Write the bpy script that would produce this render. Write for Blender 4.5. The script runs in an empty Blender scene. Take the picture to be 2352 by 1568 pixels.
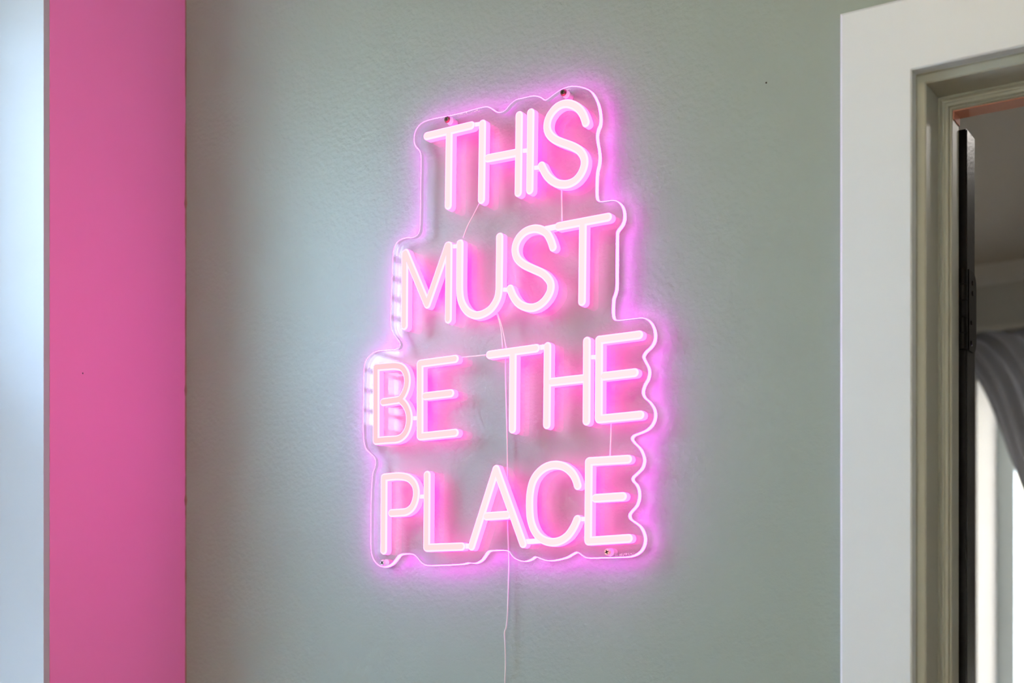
import bpy, bmesh, math, random
from mathutils import Vector, Matrix
random.seed(7)
C = bpy.context.scene.collection
sc = bpy.context.scene
PI = math.pi

# ------------------------------------------------------------------ camera
F_PX, W, H = 3181.0, 2352.0, 1568.0
TH = math.radians(31.82)                 # the camera looks 31.8 degrees to the left of the wall normal
CAM = Vector((1.875, -1.870, 1.300))
HORIZON = 1455.0
cam = bpy.data.cameras.new('camera')
cam.sensor_fit = 'HORIZONTAL'; cam.sensor_width = 36.0
cam.lens = 36.0 * F_PX / W
cam.shift_y = (HORIZON - H / 2) / W
cam.dof.use_dof = True; cam.dof.focus_distance = 2.17; cam.dof.aperture_fstop = 3.2
cam.clip_start = 0.05
co = bpy.data.objects.new('camera', cam); C.objects.link(co)
co.location = CAM; co.rotation_euler = (PI / 2, 0, TH)
sc.camera = co

# ------------------------------------------------------------------ world, lights, exposure
SKY = 52.0
w = bpy.data.worlds.new('daylight'); sc.world = w; w.use_nodes = True
nt = w.node_tree; nt.nodes.clear()
tc = nt.nodes.new('ShaderNodeTexCoord'); sx = nt.nodes.new('ShaderNodeSeparateXYZ')
rp = nt.nodes.new('ShaderNodeValToRGB'); bg = nt.nodes.new('ShaderNodeBackground'); ow = nt.nodes.new('ShaderNodeOutputWorld')
mr = nt.nodes.new('ShaderNodeMapRange'); mr.inputs['From Min'].default_value = -1
nt.links.new(tc.outputs['Generated'], sx.inputs[0]); nt.links.new(sx.outputs['Z'], mr.inputs['Value'])
nt.links.new(mr.outputs[0], rp.inputs[0]); nt.links.new(rp.outputs[0], bg.inputs[0]); nt.links.new(bg.outputs[0], ow.inputs[0])
e = rp.color_ramp.elements
e[0].position = 0.46; e[0].color = (0.14, 0.145, 0.13, 1)
e[1].position = 0.52; e[1].color = (0.16, 0.22, 0.27, 1)
x = e.new(1.0); x.color = (0.62, 0.90, 1.50, 1)
bg.inputs['Strength'].default_value = SKY

def portal(loc, rot, sx_, sy_):
    l = bpy.data.lights.new('portal', 'AREA'); l.shape = 'RECTANGLE'; l.size = sx_; l.size_y = sy_
    l.cycles.is_portal = True
    o = bpy.data.objects.new('portal', l); C.objects.link(o); o.location = loc; o.rotation_euler = rot

sc.view_settings.view_transform = 'Standard'; sc.view_settings.look = 'None'
sc.view_settings.gamma = 1.0; sc.view_settings.use_curve_mapping = False
sc.view_settings.exposure = 0.0

# ------------------------------------------------------------------ helpers
cT, sT = math.cos(TH), math.sin(TH)
def ray(px, py):
    X = (px - W / 2) / F_PX; Y = (HORIZON - py) / F_PX
    return Vector((X * cT - sT, X * sT + cT, Y))
def at_y(px, py, y):                       # point of the plane y = const seen at a pixel
    d = ray(px, py); return CAM + d * ((y - CAM.y) / d.y)
def at_x(px, py, x):
    d = ray(px, py); return CAM + d * ((x - CAM.x) / d.x)

def nodes(m):
    m.use_nodes = True; t = m.node_tree
    return t, t.nodes['Principled BSDF']
def mat(name, col, rough=0.6, metal=0.0, bump=0.0, scale=60.0, var=0.0, spec=0.5, detail=4.0):
    m = bpy.data.materials.new(name); t, b = nodes(m)
    b.inputs['Base Color'].default_value = (*col, 1); b.inputs['Roughness'].default_value = rough
    b.inputs['Metallic'].default_value = metal; b.inputs['Specular IOR Level'].default_value = spec
    if bump or var:
        c = t.nodes.new('ShaderNodeTexCoord'); n = t.nodes.new('ShaderNodeTexNoise')
        n.inputs['Scale'].default_value = scale; n.inputs['Detail'].default_value = detail
        t.links.new(c.outputs['Object'], n.inputs['Vector'])
    if bump:
        u = t.nodes.new('ShaderNodeBump'); u.inputs['Strength'].default_value = 1.0; u.inputs['Distance'].default_value = bump
        t.links.new(n.outputs['Fac'], u.inputs['Height']); t.links.new(u.outputs[0], b.inputs['Normal'])
    if var:
        r = t.nodes.new('ShaderNodeMix'); r.data_type = 'RGBA'
        r.inputs['A'].default_value = (*[v * (1 - var) for v in col], 1); r.inputs['B'].default_value = (*[v * (1 + var) for v in col], 1)
        t.links.new(n.outputs['Fac'], r.inputs['Factor']); t.links.new(r.outputs['Result'], b.inputs['Base Color'])
    return m
def emis(name, col, s=1.0):
    m = bpy.data.materials.new(name); m.use_nodes = True; t = m.node_tree; t.nodes.clear()
    e = t.nodes.new('ShaderNodeEmission'); o = t.nodes.new('ShaderNodeOutputMaterial')
    e.inputs[0].default_value = (*col, 1); e.inputs[1].default_value = s; t.links.new(e.outputs[0], o.inputs[0])
    return m
def clear(name, tint=(0.97, 0.98, 0.98), f0=0.022, rough=0.015):
    # clear sheet: lets light straight through, mirrors by Schlick's Fresnel term
    m = bpy.data.materials.new(name); m.use_nodes = True; t = m.node_tree; t.nodes.clear()
    N = t.nodes.new
    g = N('ShaderNodeNewGeometry'); d = N('ShaderNodeVectorMath'); d.operation = 'DOT_PRODUCT'
    t.links.new(g.outputs['Normal'], d.inputs[0]); t.links.new(g.outputs['Incoming'], d.inputs[1])
    def M(op, a, b=None):
        k = N('ShaderNodeMath'); k.operation = op
        for i, v in enumerate((a, b)):
            if v is None: continue
            if isinstance(v, (int, float)): k.inputs[i].default_value = v
            else: t.links.new(v, k.inputs[i])
        return k.outputs[0]
    f = M('ADD', M('MULTIPLY', M('POWER', M('SUBTRACT', 1.0, M('ABSOLUTE', d.outputs['Value'])), 5.0), 1 - f0), f0)
    tr = N('ShaderNodeBsdfTransparent'); tr.inputs[0].default_value = (*tint, 1)
    gl = N('ShaderNodeBsdfGlossy'); gl.inputs['Roughness'].default_value = rough; gl.inputs['Color'].default_value = (1, 1, 1, 1)
    mx = N('ShaderNodeMixShader'); o = N('ShaderNodeOutputMaterial')
    t.links.new(f, mx.inputs[0]); t.links.new(tr.outputs[0], mx.inputs[1]); t.links.new(gl.outputs[0], mx.inputs[2]); t.links.new(mx.outputs[0], o.inputs[0])
    return m

def obj(name, bm, m, parent=None, smooth=False, kind=None, label=None):
    me = bpy.data.meshes.new(name); bm.normal_update(); bm.to_mesh(me); bm.free()
    for k in (m if isinstance(m, (list, tuple)) else [m]): me.materials.append(k)
    if smooth:
        for p in me.polygons: p.use_smooth = True
    o = bpy.data.objects.new(name, me); C.objects.link(o)
    if parent: o.parent = parent
    if kind: o['kind'] = kind
    if label: o['label'] = label
    return o
def box(bm, a, b, mi=0):
    x0, y0, z0 = (min(a[i], b[i]) for i in range(3)); x1, y1, z1 = (max(a[i], b[i]) for i in range(3))
    v = [bm.verts.new(p) for p in ((x0, y0, z0), (x1, y0, z0), (x1, y1, z0), (x0, y1, z0), (x0, y0, z1), (x1, y0, z1), (x1, y1, z1), (x0, y1, z1))]
    for q in ((0, 3, 2, 1), (4, 5, 6, 7), (0, 1, 5, 4), (1, 2, 6, 5), (2, 3, 7, 6), (3, 0, 4, 7)):
        bm.faces.new([v[i] for i in q]).material_index = mi
def boxes(*ab):
    bm = bmesh.new()
    for a, b in ab: box(bm, a, b)
    return bm
def tube(bm, pts, r, n=8, flat=1.0):
    rings = []
    for i, p in enumerate(pts):
        t = (pts[min(i + 1, len(pts) - 1)] - pts[max(i - 1, 0)]).normalized()
        a = t.cross(Vector((0, 1, 0)))
        if a.length < 1e-3: a = t.cross(Vector((1, 0, 0)))
        a.normalize(); b = t.cross(a)
        rings.append([bm.verts.new(p + (a * math.cos(2 * PI * k / n) + b * math.sin(2 * PI * k / n) * flat) * r) for k in range(n)])
    for A, B in zip(rings, rings[1:]):
        for k in range(n): bm.faces.new((A[k], A[(k + 1) % n], B[(k + 1) % n], B[k]))
    bm.faces.new(rings[0][::-1]); bm.faces.new(rings[-1])
def spline(P, n=6, closed=False):
    out = []; N = len(P)
    for i in range(N if closed else N - 1):
        g = (lambda k: P[k % N]) if closed else (lambda k: P[max(0, min(N - 1, k))])
        a, b, c, d = g(i - 1), g(i), g(i + 1), g(i + 2)
        for k in range(n):
            t = k / n
            out.append(0.5 * ((2 * b) + (c - a) * t + (2 * a - 5 * b + 4 * c - d) * t * t + (3 * b - a - 3 * c + d) * t ** 3))
    if not closed: out.append(P[-1])
    return out
def cyl_y(bm, c, r0, r1, y0, y1, n=20, mi=0, cap0=True, cap1=True):
    A = [bm.verts.new((c[0] + r0 * math.cos(2 * PI * k / n), y0, c[1] + r0 * math.sin(2 * PI * k / n))) for k in range(n)]
    B = [bm.verts.new((c[0] + r1 * math.cos(2 * PI * k / n), y1, c[1] + r1 * math.sin(2 * PI * k / n))) for k in range(n)]
    for k in range(n): bm.faces.new((A[k], A[(k + 1) % n], B[(k + 1) % n], B[k])).material_index = mi
    if cap0: bm.faces.new(A[::-1]).material_index = mi
    if cap1: bm.faces.new(B).material_index = mi
    return A, B
def thing(name, label, cat, loc=(0, 0, 0), group=None):
    o = bpy.data.objects.new(name, None); C.objects.link(o); o.empty_display_size = 0.05
    o.location = loc; o['label'] = label; o['category'] = cat
    if group: o['group'] = group
    return o
def under(o, root):                        # parent while staying put in the world
    o.parent = root; o.matrix_parent_inverse = Matrix.Translation(-Vector(root.location))

# ------------------------------------------------------------------ materials
SAGE = mat('sage_wall_paint', (0.305, 0.374, 0.310), 0.42, bump=0.0011, scale=120, detail=3.0, spec=0.35)
PINK = mat('pink_wall_paint', (0.98, 0.27, 0.62), 0.5, bump=0.0003, scale=90, spec=0.3)
WHITE = mat('white_paint', (0.80, 0.80, 0.79), 0.5, bump=0.0002, scale=60)
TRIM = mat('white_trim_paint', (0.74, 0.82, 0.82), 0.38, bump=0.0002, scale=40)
JAMB = mat('warm_grey_jamb', (0.45, 0.47, 0.385), 0.45, bump=0.0002, scale=40)  # darker and greyer than the casing
CEIL = mat('ceiling_paint', (0.78, 0.76, 0.72), 0.8, bump=0.0004, scale=80)
OAK = mat('oak_floor', (0.34, 0.20, 0.10), 0.4, var=0.25, scale=6)
GREYWALL = mat('grey_far_wall_paint', (0.62, 0.62, 0.59), 0.7, bump=0.0004, scale=90)
TERRA = mat('terracotta_tone', (0.60, 0.26, 0.17), 0.6, bump=0.0002, scale=60)
BLACK = mat('black_gloss_paint', (0.006, 0.006, 0.006), 0.30, bump=0.0003, scale=220, spec=0.17)
BLACKM = mat('black_hinge_metal', (0.004, 0.004, 0.004), 0.35, metal=0.0, bump=0.0002, scale=300, spec=0.12)
STEEL = mat('screw_steel', (0.66, 0.66, 0.64), 0.35, metal=0.2, var=0.1, scale=300)
BRASS = mat('screw_brass', (0.88, 0.78, 0.48), 0.35, metal=0.2, var=0.1, scale=300)
RUST = mat('screw_bronze', (0.22, 0.12, 0.08), 0.4, metal=1.0, var=0.2, scale=300)
SLOT = mat('screw_slot', (0.02, 0.018, 0.012), 0.7, var=0.1, scale=200)
SPACER = mat('clear_spacer', (0.85, 0.80, 0.84), 0.25, var=0.03, scale=100)
CORD = mat('white_cord', (0.82, 0.78, 0.76), 0.45, var=0.04, scale=80)
CLOTH = mat('grey_curtain_cloth', (0.30, 0.30, 0.325), 0.9, bump=0.0004, scale=500, var=0.12)
BLIND = mat('white_blind_slat', (0.55, 0.56, 0.57), 0.6, var=0.03, scale=30)
SHEER = bpy.data.materials.new('sheer_cloth'); SHEER.use_nodes = True
_t = SHEER.node_tree; _t.nodes.clear(); _N = _t.nodes.new
_a, _b, _m, _o = _N('ShaderNodeBsdfTranslucent'), _N('ShaderNodeBsdfDiffuse'), _N('ShaderNodeMixShader'), _N('ShaderNodeOutputMaterial')
_a.inputs[0].default_value = (0.82, 0.82, 0.82, 1); _b.inputs[0].default_value = (0.75, 0.75, 0.75, 1); _m.inputs[0].default_value = 0.6
_t.links.new(_b.outputs[0], _m.inputs[1]); _t.links.new(_a.outputs[0], _m.inputs[2]); _t.links.new(_m.outputs[0], _o.inputs[0])
SHEER2 = SHEER.copy(); SHEER2.name = 'shade_cloth'; SHEER2.node_tree.nodes['Mix Shader'].inputs[0].default_value = 0.85; SHEER2.node_tree.nodes['Translucent BSDF'].inputs[0].default_value = (0.90, 0.76, 0.60, 1)
ACRYL = clear('clear_acrylic')
GLASS = clear('window_glass', (0.95, 0.97, 0.97), 0.04, 0.0)
RIM = emis('acrylic_lit_edge', (16.0, 0.84, 17.0))
SIDE = emis('neon_side', (6.5, 0.46, 3.2))
BACK = emis('neon_back', (8.5, 0.25, 4.0))
EDGE = emis('neon_shoulder', (6.0, 0.92, 2.4))
FACES = {}
def face(k):                               # the two left letters of the third row glow a little weaker
    if k not in FACES:
        FACES[k] = emis('neon_face', [(4.5, 0.82, 0.85), (4.0, 0.74, 0.77), (3.2, 0.63, 0.68)][k])
    return FACES[k]

# ------------------------------------------------------------------ the shell
RX, RY, RZ = 3.1, -4.2, 2.80               # near room: x 0..RX, y RY..0
yc = -0.020                                # casing face
# door frame profile, read off the photograph's own planes
xo = at_y(1928, 900, yc).x; zo = at_y(1928, 30, yc).z       # casing outer corner
xi = at_y(2094, 900, yc).x
def y_at(px, x): return at_x(px, 900, x).y
wi = xi - xo                               # casing width
yb_ = 0.004
x1 = at_y(2127, 900, yb_).x                # reveal bead
ys = y_at(2154, x1)                        # front of the stop
x2 = at_y(2184, 900, ys).x
yf = y_at(2202, x2)                        # far face of the wall
ztop = zo
OW = 0.80                                  # clear opening at the stop
xr = x2 + OW + (x2 - xo)                   # outer edge of the right casing
print('DOORFRAME', xo, zo, wi, x1 - xi, ys, x2 - x1, yf, xr)
def sweep(o, prof, smooth=False):          # closed profile [(inward offset, y)] along one side of the frame
    bm = bmesh.new()
    def pt(s, d, y, end):
        if o == 'left':  return (xo + d, y, 0.0 if end == 0 else ztop - d)
        if o == 'right': return (xr - d, y, 0.0 if end == 0 else ztop - d)
        return (xo + d, y, ztop - d) if end == 0 else (xr - d, y, ztop - d)
    A = [bm.verts.new(pt(o, d, y, 0)) for d, y in prof]; B = [bm.verts.new(pt(o, d, y, 1)) for d, y in prof]
    n = len(prof)
    for k in range(n): bm.faces.new((A[k], A[(k + 1) % n], B[(k + 1) % n], B[k]))
    bm.faces.new(A[::-1]); bm.faces.new(B)
    bmesh.ops.recalc_face_normals(bm, faces=bm.faces)
    return bm

oL, oR, oT = xo + wi * 0.6, xr - wi * 0.6, ztop - wi * 0.6     # rough opening in the wall
WB = boxes(((-0.30, 0, -0.1), (oL, yf, RZ)), ((oR, 0, -0.1), (RX, yf, RZ)), ((oL, 0, oT), (oR, yf, RZ)))
wall_back = obj('wall_back', WB, [SAGE], kind='structure')
# left wall: pink pier by the corner, then the deep window recess
wy0 = at_x(115, 800, 0.0).y; WWID = 1.03; wy1 = wy0 - WWID; wz0, wz1 = 0.45, 2.50
WT = 0.30
LW = boxes(((-WT, wy0, 0), (0, 0, RZ)), ((-WT, wy1, wz1), (0, wy0, RZ)), ((-WT, wy1, 0), (0, wy0, wz0)))
wl = obj('wall_left', LW, [PINK], kind='structure')
obj('wall_left', boxes(((-WT, -2.0, 0), (0, wy1, RZ)), ((-WT, RY, 0), (0, -2.0, RZ))), WHITE, kind='structure')
# white lining of the recess
RV = 0.26; wzp = 2.485; wyp = wy0 - 0.17               # the sash fills the recess from here on, a white panel added before it to hold back daylight
bm = boxes(((-WT, wy0 - 0.012, wz0), (-0.0015, wy0, wz1)), ((-WT, wy1, wz0), (-0.0015, wy1 + 0.012, wz1)),
           ((-WT, wy1 + 0.012, wz1 - 0.012), (-0.0015, wy0 - 0.012, wz1)), ((-WT, wy1 + 0.012, wz0), (-0.0015, wy0 - 0.012, wz0 + 0.02)),
           ((-WT, wyp, wz0 + 0.02), (-RV, wy0 - 0.012, wz1 - 0.012)),
           ((-WT, wy1 + 0.012, wzp), (-RV, wyp, wz1 - 0.012)))
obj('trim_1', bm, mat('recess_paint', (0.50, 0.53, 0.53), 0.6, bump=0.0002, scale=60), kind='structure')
win = obj('window_1', boxes(((-RV - 0.05, wy1 + .012, wz0 + .02), (-RV, wy1 + .05, wzp - .012)), ((-RV - 0.05, wyp - .05, wz0 + .02), (-RV, wyp, wzp - .012)),
          ((-RV - 0.05, wy1 + .05, wzp - .05), (-RV, wyp - .05, wzp - .012)), ((-RV - 0.05, wy1 + .05, wz0 + .02), (-RV, wyp - .05, wz0 + .07))), WHITE, kind='structure')
obj('meeting_rail', boxes(((-RV - 0.05, wy1 + .05, 1.390), (-RV + 0.03, wyp - .05, 1.500))), WHITE, win)
for a, b in ((wz0 + .07, 1.390), (1.500, wzp - .05)):
    obj('pane', boxes(((-RV - 0.03, wy1 + .05, a), (-RV - 0.026, wyp - .05, b))), GLASS, win)
vb = thing('venetian_blind', 'white horizontal slat blind in the deep window, mirrored in the sign', 'blind', (-RV + 0.03, (wyp + wy1) / 2, wzp - 0.012))
under(obj('head_rail', boxes(((-RV + 0.006, wy1 + .02, wzp - .045), (-RV + 0.052, wyp - .02, wzp - .012))), BLIND), vb)
first = None; z = wzp - 0.085; k = 0
while z > 1.80:
    if first is None:
        bm = bmesh.new(); yy0, yy1 = wy1 + .022, wyp - .022
        sec = [(-.019, 0), (-.010, .0030), (0, .004), (.010, .0030), (.019, 0), (.010, .0008), (0, .0018), (-.010, .0008)]
        A = [bm.verts.new((a, yy0, b)) for a, b in sec]; B = [bm.verts.new((a, yy1, b)) for a, b in sec]
        for q in range(8): bm.faces.new((A[q], A[(q + 1) % 8], B[(q + 1) % 8], B[q]))
        bm.faces.new(A[::-1]); bm.faces.new(B); bmesh.ops.recalc_face_normals(bm, faces=bm.faces)
        first = s = obj('slat', bm, BLIND)
    else:
        s = first.copy(); C.objects.link(s)
    s.location = (-RV + 0.029, 0, z); under(s, vb); z -= 0.050
for a, b in ((wz0 + .075, 1.390), (1.500, 1.83)):      # frosted film over the lower glass
    obj('frosted_film', boxes(((-RV - 0.0255, wy1 + .051, a), (-RV - 0.0250, wyp - .051, b))), SHEER, win)
sheer = thing('sheer_curtain', 'white sheer curtain hanging in the far half of the deep window', 'curtain', (-0.05, (wy1 - .78) / 2, wz0))
bm = bmesh.new(); g = []; NS = 120; c0, c1 = wy1 + .014, -0.79
rnd = random.Random(5); ph = [rnd.uniform(0, 6.28) for _ in range(3)]
for zz in (wz0 + .03, (wz0 + wz1) / 2, wz1 - .06):
    g.append([bm.verts.new((-.055 + .016 * math.sin(k / NS * 46 + ph[0]) + .009 * math.sin(k / NS * 21 + ph[1]), c0 + (c1 - c0) * k / NS, zz)) for k in range(NS + 1)])
for j in range(2):
    for k in range(NS): bm.faces.new((g[j][k], g[j][k + 1], g[j + 1][k + 1], g[j + 1][k]))
under(obj('cloth', bm, SHEER, smooth=True), sheer)
bm = bmesh.new(); tube(bm, [Vector((-.055, wy1 + .013, wz1 - .05)), Vector((-.055, wy0 - .013, wz1 - .05))], .008)
under(obj('rod', bm, WHITE, smooth=True), sheer)
under(obj('bottom_rail', boxes(((-RV + .014, wy1 + .022, z + .005), (-RV + .044, wyp - .022, z + .022))), BLIND), vb)
# rest of the near room
bx0, bx1, bz0, bz1 = 0.75, 2.55, 0.75, 2.20  # unseen rear window, put in and sized for the ambient light
obj('wall_rear', boxes(((-WT, RY - .25, 0), (bx0, RY, RZ)), ((bx1, RY - .25, 0), (RX + .1, RY, RZ)), ((bx0, RY - .25, 0), (bx1, RY, bz0)), ((bx0, RY - .25, bz1), (bx1, RY, RZ))), WHITE, kind='structure')
w3 = obj('window_3', boxes(((bx0, RY - .2, bz0), (bx0 + .06, RY - .14, bz1)), ((bx1 - .06, RY - .2, bz0), (bx1, RY - .14, bz1)), ((bx0 + .06, RY - .2, bz1 - .06), (bx1 - .06, RY - .14, bz1)),
      ((bx0 + .06, RY - .2, bz0), (bx1 - .06, RY - .14, bz0 + .06)), ((1.57, RY - .2, bz0 + .06), (1.63, RY - .14, bz1 - .06))), WHITE, kind='structure')
for a, b in ((bx0 + .06, 1.57), (1.63, bx1 - .06)):
    obj('pane', boxes(((a, RY - .172, bz0 + .06), (b, RY - .168, bz1 - .06))), GLASS, w3)
rs = thing('diffuser_shade', 'cream translucent shade added over the unseen rear window to warm its light', 'shade', ((bx0 + bx1) / 2, RY - .12, bz1))  # cloth added to warm the daylight coming from behind
under(obj('shade_cloth', boxes(((bx0 + .01, RY - .121, bz0 + .01), (bx1 - .01, RY - .120, bz1 - .03))), SHEER2), rs)
bm = bmesh.new(); tube(bm, [Vector((bx0 + .005, RY - .118, bz1 - .02)), Vector((bx1 - .005, RY - .118, bz1 - .02))], .014, 12)
under(obj('roller', bm, WHITE, smooth=True), rs)
obj('wall_right', boxes(((RX, RY, 0), (RX + .1, yf, RZ))), WHITE, kind='structure')
obj('floor', boxes(((-WT, RY - .25, -.1), (RX + .1, 0, 0))), OAK, kind='structure')
obj('ceiling', boxes(((-WT, RY - .25, RZ), (RX + .1, yf, RZ + .1))), CEIL, kind='structure')
portal((-RV - 0.06, (wyp + wy1) / 2, (wz0 + wzp) / 2), (0, -PI / 2, 0), wzp - wz0, wyp - wy1)
portal(((bx0 + bx1) / 2, RY - .22, (bz0 + bz1) / 2), (PI / 2, 0, 0), bx1 - bx0, bz1 - bz0)
# unseen warm ceiling lamp, added to light the pink wall but not the jamb
LAMPX, LAMPY = 1.15, -1.30
lamp = thing('fill_lamp', 'round warm fill lamp added on the unseen near room ceiling', 'lamp', (LAMPX, LAMPY, RZ))
bm = bmesh.new(); bmesh.ops.create_cone(bm, cap_ends=True, segments=32, radius1=.16, radius2=.16, depth=.02, matrix=Matrix.Translation((LAMPX, LAMPY, RZ - .01)))
under(obj('lamp_base', bm, WHITE, smooth=False), lamp)
bm = bmesh.new(); bmesh.ops.create_uvsphere(bm, u_segments=32, v_segments=16, radius=.15, matrix=Matrix.Translation((LAMPX, LAMPY, RZ - .02)) @ Matrix.Diagonal((1, 1, .5, 1)))
bmesh.ops.delete(bm, geom=[v for v in bm.verts if v.co.z > RZ - .019], context='VERTS')
under(obj('lamp_shade', bm, emis('warm_lamp', (1.0, 0.77, 0.46), 25.0), smooth=True), lamp)

# ------------------------------------------------------------------ door frame
tr = bpy.data.objects.new('trim_2', None); C.objects.link(tr); tr['kind'] = 'structure'; tr.empty_display_size = .05; tr.location = (xo, 0, 0)
d1, d2 = x1 - xo, x2 - xo
cas = [(0, 0), (0, yc + .004), (.004, yc), (wi - .002, yc), (wi, yc + .002), (wi, 0.0)]
bead = [(wi * .62, 0.0005), (wi, 0.0005), (wi + .001, yb_), (d1 - .002, yb_), (d1, yb_ + .002), (d1, ys), (d1, yf), (wi * .62, yf)]
tk = d2 - d1
stop = [(d1, ys + .001), (d1 + .003, ys), (d1 + tk * .22, ys - .001), (d1 + tk * .30, ys + .003), (d1 + tk * .40, ys + .004), (d1 + tk * .55, ys + .003), (d1 + tk * .72, ys + .004),
        (d1 + tk * .80, ys + .008), (d1 + tk * .86, ys + .006), (d1 + tk * .95, ys + .006), (d2, ys + .010), (d2, yf), (d1, yf)]
for side in ('left', 'head', 'right'):
    under(obj('casing_board', sweep(side, cas), TRIM), tr)
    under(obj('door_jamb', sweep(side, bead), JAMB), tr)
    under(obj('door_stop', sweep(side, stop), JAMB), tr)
# the terracotta back strip of the head and the top of the side jamb
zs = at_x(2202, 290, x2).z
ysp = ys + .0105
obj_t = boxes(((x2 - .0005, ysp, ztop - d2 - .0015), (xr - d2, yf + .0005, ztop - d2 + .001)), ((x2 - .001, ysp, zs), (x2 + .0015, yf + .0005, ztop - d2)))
under(obj('back_strip', obj_t, TERRA, label='terracotta coloured strip at the back of the door head'), tr)

# ------------------------------------------------------------------ black door folded back against the far side of the wall
yd = yf + 0.012; TD = 0.046
xd = at_y(2221, 900, yd).x; zd = at_y(2221, 294.5, yd).z
bm = boxes(((xd - 0.79, yd, 0.01), (xd, yd + TD, zd)))
bmesh.ops.bevel(bm, geom=[e_ for e_ in bm.edges], offset=.0015, segments=2, affect='EDGES')
door = obj('door_1', bm, BLACK, kind='structure')
hz0, hz1 = at_y(2221, 803, yd).z, at_y(2221, 617, yd).z
pl = bmesh.new()                           # hinge leaf let onto the edge, corners rounded
hw0, hw1, rc = yd + .003, yd + TD - .002, .018
pts = []
for cy, cz, a0 in ((hw1 - rc, hz1 - rc, 0), ):
    pts += [(cy + rc * math.cos(a0 + k * PI / 16), cz + rc * math.sin(a0 + k * PI / 16)) for k in range(9)]
pts += [(hw0, hz1), (hw0, hz0)]
pts += [(hw1 - rc + rc * math.cos(-PI / 2 + k * PI / 16), hz0 + rc + rc * math.sin(-PI / 2 + k * PI / 16)) for k in range(9)]
A = [pl.verts.new((xd - .0005, a, b)) for a, b in pts]; B = [pl.verts.new((xd + .0025, a, b)) for a, b in pts]
n = len(pts)
for k in range(n): pl.faces.new((A[k], A[(k + 1) % n], B[(k + 1) % n], B[k]))
pl.faces.new(A[::-1]); pl.faces.new(B); bmesh.ops.recalc_face_normals(pl, faces=pl.faces)
hinge = obj('hinge', pl, BLACKM, door, label='black butt hinge with rounded corners')
bm = bmesh.new(); hx = at_y(2211, 700, yd - .006).x
for k in range(5):
    a = hz0 + (hz1 - hz0) * k / 5 + .0005; b = hz0 + (hz1 - hz0) * (k + 1) / 5 - .0005
    bmesh.ops.create_cone(bm, cap_ends=True, segments=16, radius1=.0062, radius2=.0062, depth=b - a, matrix=Matrix.Translation((hx, yd - .004, (a + b) / 2)))
obj('hinge_knuckle', bm, BLACKM, hinge, smooth=False)
bm = bmesh.new(); bmesh.ops.create_cone(bm, cap_ends=True, segments=14, radius1=.0045, radius2=.003, depth=.002, matrix=Matrix.Translation((xd + .0032, 0, 0)) @ Matrix.Rotation(PI / 2, 4, 'Y'))
s0 = obj('screw', bm, STEEL if False else BLACKM, hinge)
hs = hz1 - hz0
for i, (fy, fz) in enumerate(((.45, .86), (.45, .73), (.30, .35), (.30, .10))):
    s = s0 if i == 0 else s0.copy()
    if i: C.objects.link(s); s.parent = hinge
    s.location = (0, yd + TD * fy, hz0 + hs * fz)

# ------------------------------------------------------------------ far room
FY = 3.10; FX0, FX1 = -1.0, 2.6; FZ = at_y(2300, 612, FY).z
fx0 = at_y(2238, 1200, FY).x; FD = at_x(2285, 1200, fx0).y; fxp = at_y(2330, 1200, FD).x
fx1 = fx0 + 1.05; fz0, fz1 = 0.55, 2.30
print('FAR', FZ, fx0, FD, fxp)
obj('wall_far', boxes(((FX0, FY, 0), (fx0, FD + .1, FZ)), ((fx1, FY, 0), (FX1, FD + .1, FZ)), ((fx0, FY, fz1), (fx1, FD + .1, FZ)), ((fx0, FY, 0), (fx1, FD + .1, fz0))), GREYWALL, kind='structure')
lin = boxes(((fx0 - .0, FY + .002, fz0), (fx0 + .008, FD, fz1)), ((fx1 - .008, FY + .002, fz0), (fx1, FD, fz1)), ((fx0 + .008, FY + .002, fz1 - .008), (fx1 - .008, FD, fz1)), ((fx0 + .008, FY - .03, fz0), (fx1 - .008, FD, fz0 + .02)))
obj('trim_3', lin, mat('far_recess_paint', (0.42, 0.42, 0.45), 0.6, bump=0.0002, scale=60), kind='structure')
fw = fxp - fx0
w2 = obj('window_2', boxes(((fx0 + .008, FD, fz0 + .02), (fxp, FD + .05, fz1 - .008)), ((fx1 - fw, FD, fz0 + .02), (fx1 - .008, FD + .05, fz1 - .008)),
          ((fxp, FD, fz1 - .07), (fx1 - fw, FD + .05, fz1 - .008)), ((fxp, FD, fz0 + .02), (fx1 - fw, FD + .05, fz0 + .09))), TRIM, kind='structure')
obj('pane', boxes(((fxp, FD + .022, fz0 + .09), (fx1 - fw, FD + .026, fz1 - .07))), GLASS, w2)
obj('wall_left', boxes(((FX0 - .1, yf, 0), (FX0, FD + .1, FZ))), GREYWALL, kind='structure')
obj('wall_right', boxes(((FX1, yf, 0), (FX1 + .1, FD + .1, FZ))), GREYWALL, kind='structure')
obj('wall_front', boxes(((FX0, yf - .02, 0), (-0.30, yf, FZ))), GREYWALL, kind='structure')
obj('floor', boxes(((FX0, 0, -.1), (FX1 + .1, FD + .1, 0))), OAK, kind='structure')
obj('ceiling', boxes(((FX0, yf, FZ), (FX1 + .1, FD + .1, FZ + .1))), CEIL, kind='structure')
zc0 = at_y(2300, 652, FY).z
bm = bmesh.new(); hgt = FZ - zc0
sec = [(0, 0), (-.012, 0), (-.016, .2 * hgt), (-.030, .45 * hgt), (-.05, .8 * hgt), (-.06, hgt), (0, hgt)]
A = [bm.verts.new((FX0, FY + a, zc0 + b)) for a, b in sec]; B = [bm.verts.new((FX1, FY + a, zc0 + b)) for a, b in sec]
for k in range(len(sec)): bm.faces.new((A[k], A[(k + 1) % 7], B[(k + 1) % 7], B[k]))
bm.faces.new(A[::-1]); bm.faces.new(B); bmesh.ops.recalc_face_normals(bm, faces=bm.faces)
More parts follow.
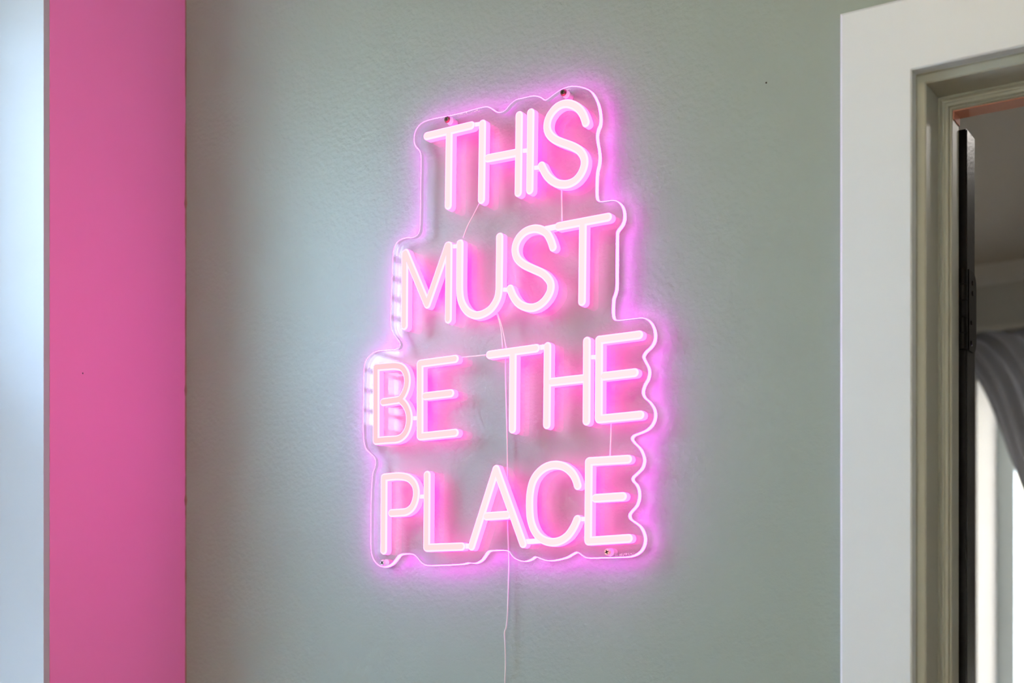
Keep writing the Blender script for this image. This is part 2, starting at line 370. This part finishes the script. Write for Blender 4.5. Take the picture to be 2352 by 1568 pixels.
obj('trim_4', bm, WHITE, kind='structure')
portal(((fx0 + fx1) / 2, FD + .06, (fz0 + fz1) / 2), (-PI / 2, 0, 0), fx1 - fx0, fz1 - fz0)
shade = thing('diffuser_shade', 'translucent shade added to dim the bright far room window', 'shade', ((fx0 + fx1) / 2, FD + .012, fz1 - .07))  # cloth added to cut the daylight entering the far room
under(obj('shade_cloth', boxes(((fxp + .001, FD + .010, fz0 + .12), (fx1 - fw - .001, FD + .011, fz1 - .10))), SHEER2), shade)
bm = bmesh.new(); tube(bm, [Vector((fxp + .002, FD + .018, fz1 - .09)), Vector((fx1 - fw - .002, FD + .018, fz1 - .09))], .012, 12)
under(obj('roller', bm, WHITE, smooth=True), shade)
fl = thing('fill_lamp', 'round fill lamp added out of sight in the far room', 'lamp', (1.9, 1.5, FZ))  # lamp added out of view to brighten the far room
bm = bmesh.new(); bmesh.ops.create_cone(bm, cap_ends=True, segments=32, radius1=.14, radius2=.14, depth=.02, matrix=Matrix.Translation((1.9, 1.5, FZ - .01)))
under(obj('lamp_base', bm, WHITE), fl)
bm = bmesh.new(); bmesh.ops.create_uvsphere(bm, u_segments=32, v_segments=16, radius=.13, matrix=Matrix.Translation((1.9, 1.5, FZ - .02)) @ Matrix.Diagonal((1, 1, .5, 1)))
bmesh.ops.delete(bm, geom=[v for v in bm.verts if v.co.z > FZ - .019], context='VERTS')
under(obj('lamp_shade', bm, emis('warm_far_lamp', (1.0, 0.93, 0.86), 25.0), smooth=True), fl)
# grey curtain swept aside to the right of the far window
cur = thing('curtain', 'dark grey curtain swept to the right across the far room window', 'curtain', (1.3, FY - .06, 0))
CY = FY - .07
def bez(p, t):
    a, b, c, d = p; return a * (1 - t) ** 3 + 3 * b * t * (1 - t) ** 2 + 3 * c * t * t * (1 - t) + d * t ** 3
Lc = [Vector((.50, 2.335)), Vector((.867, 2.299)), Vector((.725, 1.709)), Vector((1.30, 1.02))]
Rc = [Vector((1.80, 2.335)), Vector((1.80, 1.9)), Vector((1.75, 1.3)), Vector((1.44, 1.02))]
bm = bmesh.new(); NU, NV = 90, 44; g = []
for j in range(NV + 1):
    t = j / NV; l, r = bez(Lc, t), bez(Rc, t); row = []
    for i in range(NU + 1):
        u = i / NU; p = l.lerp(r, u)
        sag = -0.10 * math.sin(PI * u) * math.sin(PI * t) * .6
        am = .026 * (1 - .55 * t)
        row.append(bm.verts.new((p.x, CY + am * math.sin(u * 2 * PI * 9 + 2.2 * t) - .02 * t, p.y + sag)))
    g.append(row)
for j in range(24):                        # the tail below the tie
    t = (j + 1) / 24; row = []
    for i in range(NU + 1):
        u = i / NU; wd = .14 + .16 * min(1, t * 2.5)
        row.append(bm.verts.new((1.37 + (u - .5) * wd, CY - .02 + .024 * math.sin(u * 2 * PI * 9 + 2.2), 1.02 - t * .95)))
    g.append(row)
for j in range(len(g) - 1):
    for i in range(NU): bm.faces.new((g[j][i], g[j][i + 1], g[j + 1][i + 1], g[j + 1][i]))
bmesh.ops.solidify(bm, geom=bm.faces[:], thickness=.002)
under(obj('cloth', bm, CLOTH, smooth=True), cur)
bm = bmesh.new(); tube(bm, [Vector((1.37 + .085 * math.cos(a), CY - .02 + .05 * math.sin(a), 1.02 + .01 * math.sin(a))) for a in [2 * PI * k / 24 for k in range(25)]], .008)
under(obj('tieback', bm, CLOTH, smooth=True), cur)
under(obj('curtain_track', boxes(((.48, CY - .012, 2.335), (1.82, FY - .001, 2.352))), GREYWALL), cur)

# ------------------------------------------------------------------ the neon sign
YW, YB, YF, YT = 0.0, -0.0135, -0.0215, -0.0355        # wall, board back, board front, tube front
Z = 2352 / 800.0
ORG = {1: (800, 150), 2: (800, 430), 3: (800, 700), 4: (800, 960)}
def un(row, p, y):
    q = at_y(ORG[row][0] + p[0] / Z, ORG[row][1] + p[1] / Z, y); return Vector((q.x, q.z))
sign = thing('neon_sign', 'pink glowing neon sign reading THIS MUST BE THE PLACE on clear acrylic', 'sign', (at_y(1170, 750, 0).x, 0, at_y(1170, 1290, 0).z))
HW, CH = 0.0066, 0.0022                              # half width, shoulder
def stroke(bm, P, hw=HW, y0=YF, y1=YT, ch=CH, nc=8):
    # stadium ribbon round the path P (x,z), lifted from y0 to y1; material 0 face, 1 shoulder, 2 side, 3 back
    P = [p for i, p in enumerate(P) if i == 0 or (p - P[i - 1]).length > 1e-5]
    def loop(h):
        L, R = [], []; n = len(P)
        for i in range(n):
            a = (P[i] - P[i - 1]).normalized() if i else (P[1] - P[0]).normalized()
            b = (P[i + 1] - P[i]).normalized() if i < n - 1 else a
            t = (a + b).normalized(); nn = Vector((-t.y, t.x)); k = h / max(.35, nn.dot(Vector((-a.y, a.x))))
            L.append(P[i] + nn * k); R.append(P[i] - nn * k)
        t1 = (P[-1] - P[-2]).normalized(); t0 = (P[0] - P[1]).normalized()
        e1 = [P[-1] + Vector((-t1.y, t1.x)) * h * math.cos(PI * k / nc) + t1 * h * math.sin(PI * k / nc) for k in range(1, nc)]
        e0 = [P[0] + Vector((-t0.y, t0.x)) * h * math.cos(PI * k / nc) + t0 * h * math.sin(PI * k / nc) for k in range(1, nc)]
        return L, e1, R, e0
    def ring(h, y):
        L, e1, R, e0 = loop(h); f = lambda q: bm.verts.new((q.x, y, q.y))
        return [f(q) for q in L], [f(q) for q in e1], [f(q) for q in R], [f(q) for q in e0]
    s = -1 if y1 < y0 else 1
    rs = [ring(hw, y0), ring(hw, y1 - s * ch), ring(hw - ch * .35, y1 - s * ch * .3), ring(hw - ch, y1)]
    flat = [A[0] + A[1] + A[2][::-1] + A[3] for A in rs]
    for q, (A, B) in enumerate(zip(flat, flat[1:])):
        m = len(A)
        for k in range(m): bm.faces.new((A[k], A[(k + 1) % m], B[(k + 1) % m], B[k])).material_index = 2 if q == 0 else 1
    for A, mi in ((rs[-1], 0), (rs[0], 3)):
        L, e1, R, e0 = A
        for k in range(len(L) - 1): bm.faces.new((L[k], L[k + 1], R[k + 1], R[k])).material_index = mi
        bm.faces.new([L[-1]] + e1 + [R[-1]]).material_index = mi; bm.faces.new([R[0]] + e0 + [L[0]]).material_index = mi
def letter(row, ch, strokes, tone=0, word=''):
    bm = bmesh.new()
    for kind, pts in strokes:
        P = [un(row, p, YT) for p in pts]
        if kind == 'c': P = spline(P, 6)
        stroke(bm, P)
    bmesh.ops.recalc_face_normals(bm, faces=bm.faces)
    under(obj('letter', bm, [face(tone), EDGE, SIDE, BACK], label='glowing letter %s of %s' % (ch, word)), sign)
def conn(row, a, b, hw=.0033):
    bm = bmesh.new(); stroke(bm, [un(row, a, YT + .003), un(row, b, YT + .003)], hw, YF, YT + .003, .0012, 6)
    bmesh.ops.recalc_face_normals(bm, faces=bm.faces)
    under(obj('bridge', bm, [EDGE, EDGE, SIDE, BACK]), sign)
def wire(row, pts, r=.0009, y=YF - .0015, name='wire', m=None):
    P = [un(row, p, y) for p in pts]; P = spline(P, 5) if len(P) > 2 else P
    bm = bmesh.new(); tube(bm, [Vector((p.x, y, p.y)) for p in P], r)
    under(obj(name, bm, m or CORD, smooth=True), sign)
l, c = 'l', 'c'
# row 1
letter(1, 'T', [(l, [(527, 475), (825, 403)]), (l, [(677, 455), (671, 945)])], 0, 'THIS'); conn(1, (815, 405), (895, 392))
letter(1, 'H', [(l, [(902, 392), (895, 905)]), (l, [(938, 625), (1130, 588)]), (l, [(1150, 335), (1143, 857)])], 0, 'THIS'); conn(1, (1160, 577), (1215, 572))
letter(1, 'I', [(l, [(1228, 317), (1221, 840)])], 0, 'THIS'); conn(1, (1240, 692), (1300, 686))
letter(1, 'S', [(c, [(1600, 385), (1583, 335), (1555, 293), (1515, 266), (1467, 256), (1420, 270), (1377, 308), (1347, 360), (1338, 415), (1352, 460), (1388, 496), (1442, 520), (1508, 544), (1558, 574), (1586, 618), (1590, 668), (1570, 725), (1532, 772), (1480, 798), (1420, 798), (1372, 776), (1332, 735), (1300, 675)])], 0, 'THIS')
wire(1, [(885, 930), (845, 1010), (815, 1065), (797, 1105), (775, 1165)]); wire(1, [(1441, 815), (1443, 930), (1444, 1050)], .0012)
# row 2
letter(2, 'M', [(l, [(378, 447), (375, 935)]), (l, [(384, 442), (529, 790)]), (l, [(529, 790), (668, 392)]), (l, [(676, 393), (671, 890)])], 1, 'MUST'); conn(2, (685, 400), (745, 395))
letter(2, 'U', [(c, [(750, 378), (749, 480), (748, 590), (748, 690), (754, 750), (772, 798), (805, 840), (855, 862), (905, 853), (955, 822), (990, 775), (1008, 730), (1014, 680), (1015, 590), (1017, 460), (1018, 333)])], 0, 'MUST'); conn(2, (1022, 690), (1088, 690))
letter(2, 'S', [(c, [(1378, 403), (1363, 358), (1338, 312), (1300, 286), (1250, 278), (1195, 295), (1152, 335), (1127, 385), (1123, 435), (1140, 482), (1182, 520), (1240, 548), (1308, 580), (1352, 625), (1364, 670), (1350, 722), (1310, 775), (1255, 808), (1200, 808), (1150, 785), (1113, 740), (1088, 683)])], 0, 'MUST'); conn(2, (1330, 280), (1415, 262), .0045)
letter(2, 'T', [(l, [(1415, 262), (1750, 199)]), (l, [(1580, 235), (1574, 770)])], 0, 'MUST')
wire(2, [(992, 830), (1020, 905), (1035, 985), (1042, 1085)]); wire(2, [(1000, 830), (1032, 920), (1050, 1000), (1066, 1085)])
# row 3
letter(3, 'B', [(l, [(184, 422), (184, 914)]), (c, [(184, 420), (255, 414), (318, 411), (362, 424), (389, 468), (394, 528), (378, 588), (346, 634), (300, 645), (232, 655)]), (c, [(346, 636), (384, 680), (406, 740), (404, 808), (380, 868), (335, 903), (262, 910), (184, 917)])], 2, 'BE'); conn(3, (408, 765), (480, 763))
letter(3, 'E', [(l, [(480, 398), (480, 884)]), (l, [(482, 395), (718, 363)]), (l, [(515, 615), (688, 595)]), (l, [(482, 887), (718, 862)])], 1, 'BE')
wire(3, [(735, 358), (830, 348), (935, 338)], .0012)
letter(3, 'T', [(l, [(950, 335), (1265, 291)]), (l, [(1108, 325), (1104, 838)])], 0, 'THE'); conn(3, (1255, 292), (1335, 280), .004)
letter(3, 'H', [(l, [(1341, 278), (1336, 808)]), (l, [(1368, 520), (1585, 495)]), (l, [(1607, 243), (1604, 783)])], 0, 'THE'); conn(3, (1615, 353), (1685, 350))
letter(3, 'E', [(l, [(1690, 235), (1687, 765)]), (l, [(1692, 236), (1960, 201)]), (l, [(1722, 480), (1930, 456)]), (l, [(1689, 769), (1968, 742)])], 0, 'THE')
wire(3, [(1775, 790), (1775, 860), (1771, 960), (1768, 1030)], .0012)
# row 4
letter(4, 'P', [(l, [(238, 402), (235, 893)]), (c, [(238, 400), (300, 393), (350, 392), (400, 403), (438, 438), (455, 490), (450, 548), (428, 600), (390, 630), (350, 636), (287, 640)])], 1, 'PLACE'); conn(4, (455, 530), (520, 528))
letter(4, 'L', [(l, [(528, 382), (525, 868)]), (l, [(526, 874), (762, 866)])], 1, 'PLACE'); conn(4, (755, 866), (825, 862), .004)
letter(4, 'A', [(l, [(828, 866), (994, 343)]), (l, [(994, 343), (1176, 848)]), (l, [(930, 662), (1070, 652)])], 0, 'PLACE'); conn(4, (1180, 835), (1300, 826), .004)
letter(4, 'C', [(c, [(1545, 455), (1528, 405), (1498, 360), (1450, 326), (1390, 315), (1330, 330), (1278, 370), (1241, 430), (1223, 510), (1220, 600), (1228, 690), (1256, 765), (1300, 814), (1360, 836), (1420, 829), (1475, 795), (1515, 740), (1542, 682)])], 0, 'PLACE'); conn(4, (1540, 682), (1615, 680))
letter(4, 'E', [(l, [(1620, 294), (1615, 825)]), (l, [(1622, 292), (1885, 276)]), (l, [(1665, 540), (1850, 528)]), (l, [(1617, 829), (1890, 811)])], 0, 'PLACE')

# the acrylic board: outline of its front edge, row by row
OUT = [(1, p) for p in [(443, 510), (450, 450), (480, 402), (525, 374), (600, 354), (700, 335), (800, 310), (870, 290), (930, 278), (962, 287), (1000, 312), (1030, 315), (1060, 300), (1090, 265), (1130, 232), (1180, 219), (1230, 207), (1270, 206), (1300, 215), (1330, 233), (1360, 215), (1400, 185), (1450, 155), (1510, 140), (1570, 145), (1630, 168), (1663, 210), (1688, 270), (1700, 340), (1698, 398), (1684, 435), (1677, 475), (1681, 520), (1690, 570), (1695, 620), (1690, 670), (1679, 715), (1675, 765), (1674, 820), (1674, 870), (1680, 905), (1700, 918), (1740, 915), (1780, 909), (1815, 916), (1845, 945), (1860, 990), (1860, 1040), (1845, 1080), (1816, 1120)]]
OUT += [(2, p) for p in [(1812, 335), (1811, 440), (1810, 560), (1809, 670), (1801, 715), (1789, 752), (1785, 800), (1785, 855), (1795, 890), (1830, 896), (1910, 887), (1985, 880), (2028, 898), (2056, 938), (2069, 990), (2064, 1040), (2040, 1080), (2008, 1110)]]
OUT += [(3, p) for p in [(1991, 348), (2003, 380), (2024, 420), (2030, 460), (2020, 503), (1997, 545), (1987, 590), (2000, 625), (2034, 655), (2062, 700), (2070, 750), (2055, 800), (2020, 840), (1972, 864), (1926, 882), (1914, 905), (1930, 930), (1969, 970), (1991, 1020), (1995, 1060)]]
OUT += [(4, p) for p in [(1981, 338), (1946, 375), (1919, 402), (1922, 425), (1945, 450), (1960, 490), (1961, 540), (1945, 590), (1912, 628), (1897, 652), (1903, 680), (1932, 702), (1970, 732), (1995, 780), (2001, 830), (1986, 880), (1955, 914), (1910, 934), (1850, 940), (1785, 942), (1720, 943), (1660, 945), (1605, 943), (1573, 924), (1545, 906), (1518, 916), (1470, 942), (1400, 960), (1345, 963), (1300, 950), (1262, 937), (1238, 952), (1200, 967), (1160, 964), (1120, 945), (1097, 920), (1080, 899), (1040, 893), (990, 894), (947, 899), (925, 925), (900, 958), (860, 980), (810, 978), (780, 985), (720, 990), (620, 994), (530, 995), (492, 975), (460, 938), (435, 920), (390, 917), (347, 924), (320, 955), (290, 988), (250, 1004), (210, 997), (176, 965), (156, 915), (151, 850), (151, 720), (152, 600), (156, 480), (163, 380), (178, 330), (182, 290), (171, 262), (140, 232), (115, 200)]]
OUT += [(3, p) for p in [(103, 905), (100, 840), (100, 740), (102, 600), (103, 500), (106, 425), (120, 372), (155, 332), (200, 310), (260, 303), (318, 298), (345, 282), (345, 252), (320, 218), (295, 178), (286, 120)]]
OUT += [(2, p) for p in [(287, 820), (291, 700), (295, 600), (299, 500), (304, 430), (318, 388), (345, 357), (388, 340), (435, 337), (468, 317), (481, 280), (485, 200), (487, 100)]]
OUT += [(1, p) for p in [(487, 840), (489, 740), (490, 660), (489, 606), (478, 574), (455, 548)]]
op = [un(r, p, YF) for r, p in OUT]
op = [q for i, q in enumerate(op) if (q - op[i - 1]).length > .002]
sp = spline(op, 4, True)
from mathutils.geometry import tessellate_polygon
tri = tessellate_polygon([[Vector((q.x, q.y, 0)) for q in sp]])
bm = bmesh.new()
for y in (YF, YB):
    V = [bm.verts.new((q.x, y, q.y)) for q in sp]
    for t in tri:
        f = bm.faces.new([V[i] for i in t]); f.normal_update()
        if (f.normal.y > 0) == (y == YF): f.normal_flip()
board = obj('backing_board', bm, ACRYL, label='clear acrylic backing board with a wavy cut outline'); under(board, sign)
bm = bmesh.new()                           # the lit cut edge, eased at both arrises
n = len(sp); rings = []
def off(q, i, d):
    t = (sp[(i + 1) % n] - sp[i - 1]).normalized(); return q + Vector((t.y, -t.x)) * d
area = sum(sp[i - 1].x * sp[i].y - sp[i].x * sp[i - 1].y for i in range(n)); sg = 1 if area > 0 else -1
for y, d in ((YF - .0003, -.0010), (YF - .0003, -.0003), (YF + .0006, .0004), (YB - .0006, .0004), (YB, -.0006), (YF + .0001, -.0006), (YF - .0001, -.0010)):
    rings.append([bm.verts.new((off(q, i, d * sg).x, y, off(q, i, d * sg).y)) for i, q in enumerate(sp)])
for j, (A, B) in enumerate(zip(rings, rings[1:] + rings[:1])):
    for k in range(n): bm.faces.new((A[k], A[(k + 1) % n], B[(k + 1) % n], B[k])).material_index = 1 if j in (4, 5) else 0
bmesh.ops.recalc_face_normals(bm, faces=bm.faces)
edge = obj('lit_edge', bm, [RIM, emis('acrylic_inner_edge', (0.62, 0.36, 0.62))], smooth=False, label='bright pink-white light along the cut edge'); edge.parent = board
# screws with their spacers
for row, p, m in ((1, (662, 362), RUST), (1, (1447, 180), RUST), (4, (228, 975), STEEL), (4, (1745, 903), BRASS)):
    q = un(row, p, YF - .003); R = .0055
    bm = bmesh.new(); cyl_y(bm, q, R, R * .72, YF - .0002, YF - .0032, 24, 0)
    ang = random.uniform(.3, .9)
    scr = obj('screw', bm, m); under(scr, sign)
    bm = bmesh.new()
    for a in (ang, ang + PI / 2):
        d = Vector((math.cos(a), math.sin(a))) * R * .62; e2 = Vector((-math.sin(a), math.cos(a))) * R * .19
        yy = YF - .0034
        vs = [bm.verts.new((k.x, yy, k.y)) for k in (q - d - e2 * .5, q - e2, q + d - e2 * .5, q + d + e2 * .5, q + e2, q - d + e2 * .5)]
        ws = [bm.verts.new((v.co.x, yy + .0015, v.co.z)) for v in vs]
        bm.faces.new(vs); bm.faces.new(ws[::-1])
        for k in range(6): bm.faces.new((vs[k], ws[k], ws[(k + 1) % 6], vs[(k + 1) % 6]))
    bmesh.ops.recalc_face_normals(bm, faces=bm.faces)
    sl = obj('screw_slot', bm, SLOT); sl.parent = scr
    bm = bmesh.new(); cyl_y(bm, q, R * 1.15, R * 1.15, YB + .0004, -.0005, 24)
    under(obj('spacer', bm, SPACER), sign)
# small scuffs in the acrylic beside three of the screws
bm = bmesh.new(); rnd = random.Random(11)
for row, (ax, ay), (bx_, by_), nn in ((1, (600, 352), (880, 300), 70), (1, (1465, 160), (1500, 155), 14), (4, (1790, 922), (1950, 905), 60)):
    for k in range(nn):
        t = rnd.random(); q = un(row, (ax + (bx_ - ax) * t + rnd.gauss(0, 4), ay + (by_ - ay) * t + abs(rnd.gauss(0, 9))), YF)
        a = rnd.uniform(0, PI); L = rnd.uniform(.0006, .0016); wd = rnd.uniform(.0002, .0005); d = Vector((math.cos(a), math.sin(a))); e2 = Vector((-d.y, d.x))
        vs = [bm.verts.new((v.x, YF - .00015, v.y)) for v in (q - d * L, q + e2 * wd, q + d * L, q - e2 * wd)]
        tp = bm.verts.new((q.x, YF - .0004, q.y))
        for j in range(4): bm.faces.new((vs[j], vs[(j + 1) % 4], tp))
scf = obj('scuff_marks', bm, SPACER, label='fine pale scuffs in the acrylic beside the screws'); under(scf, sign); scf['kind'] = 'stuff'
# supply cord: behind the board, then hanging free below it
cp = [(1163, 795, -.007), (1161, 850, -.007), (1163, 940, -.008), (1165, 1020, -.008), (1166, 1120, -.008), (1166, 1200, -.008), (1168, 1260, -.008),
      (1169, 1290, -.008), (1168, 1330, -.008), (1166, 1400, -.009), (1163, 1438, -.011), (1159, 1452, -.012), (1160, 1480, -.012), (1161, 1520, -.011), (1160, 1560, -.010), (1158, 1620, -.009), (1160, 1720, -.008), (1163, 1900, -.012), (1163, 2300, -.012), (1160, 2700, -.012), (1164, 3080, -.010), (1166, 3290, -.012)]
P = [at_y(a, b, y) for a, b, y in cp]
bm = bmesh.new(); tube(bm, spline(P, 6), .0011, 8)
under(obj('power_cord', bm, CORD, smooth=True, label='thin white supply cord hanging down the wall'), sign)

# ------------------------------------------------------------------ small marks on the walls
bm = bmesh.new(); q = at_x(190, 857, 0)
bmesh.ops.create_cone(bm, cap_ends=True, segments=12, radius1=.0014, radius2=.001, depth=.0008, matrix=Matrix.Translation((.0003, q.y, q.z)) @ Matrix.Rotation(PI / 2, 4, 'Y'))
obj('nail_hole', bm, SLOT, wl)  # small dark disc standing for a nail hole
# uneven paint bead down the corner between the pink and the sage wall
bm = bmesh.new(); prev = None; zz = 0.3; rnd = random.Random(3); base = .0016; a = base
while zz < RZ:
    a += (base - a) * .3 + rnd.gauss(0, .00035); k = max(.0008, a)
    if rnd.random() < .02: k += .0018
    ring = [bm.verts.new(p) for p in ((.0002, -k, zz), (k, -.0002, zz), (.0002, -.0002, zz))]
    if prev:
        for i in range(3): bm.faces.new((prev[i], prev[(i + 1) % 3], ring[(i + 1) % 3], ring[i]))
    prev = ring; zz += .012
bmesh.ops.recalc_face_normals(bm, faces=bm.faces)
obj('caulk_bead', bm, mat('corner_caulk', (0.30, 0.12, 0.10), .6, var=.2, scale=40), wl)

bm = bmesh.new(); q = at_y(1760, 190, 0)
bmesh.ops.create_icosphere(bm, subdivisions=1, radius=.0014, matrix=Matrix.Translation(q))
obj('wall_nick', bm, SLOT, wall_back)
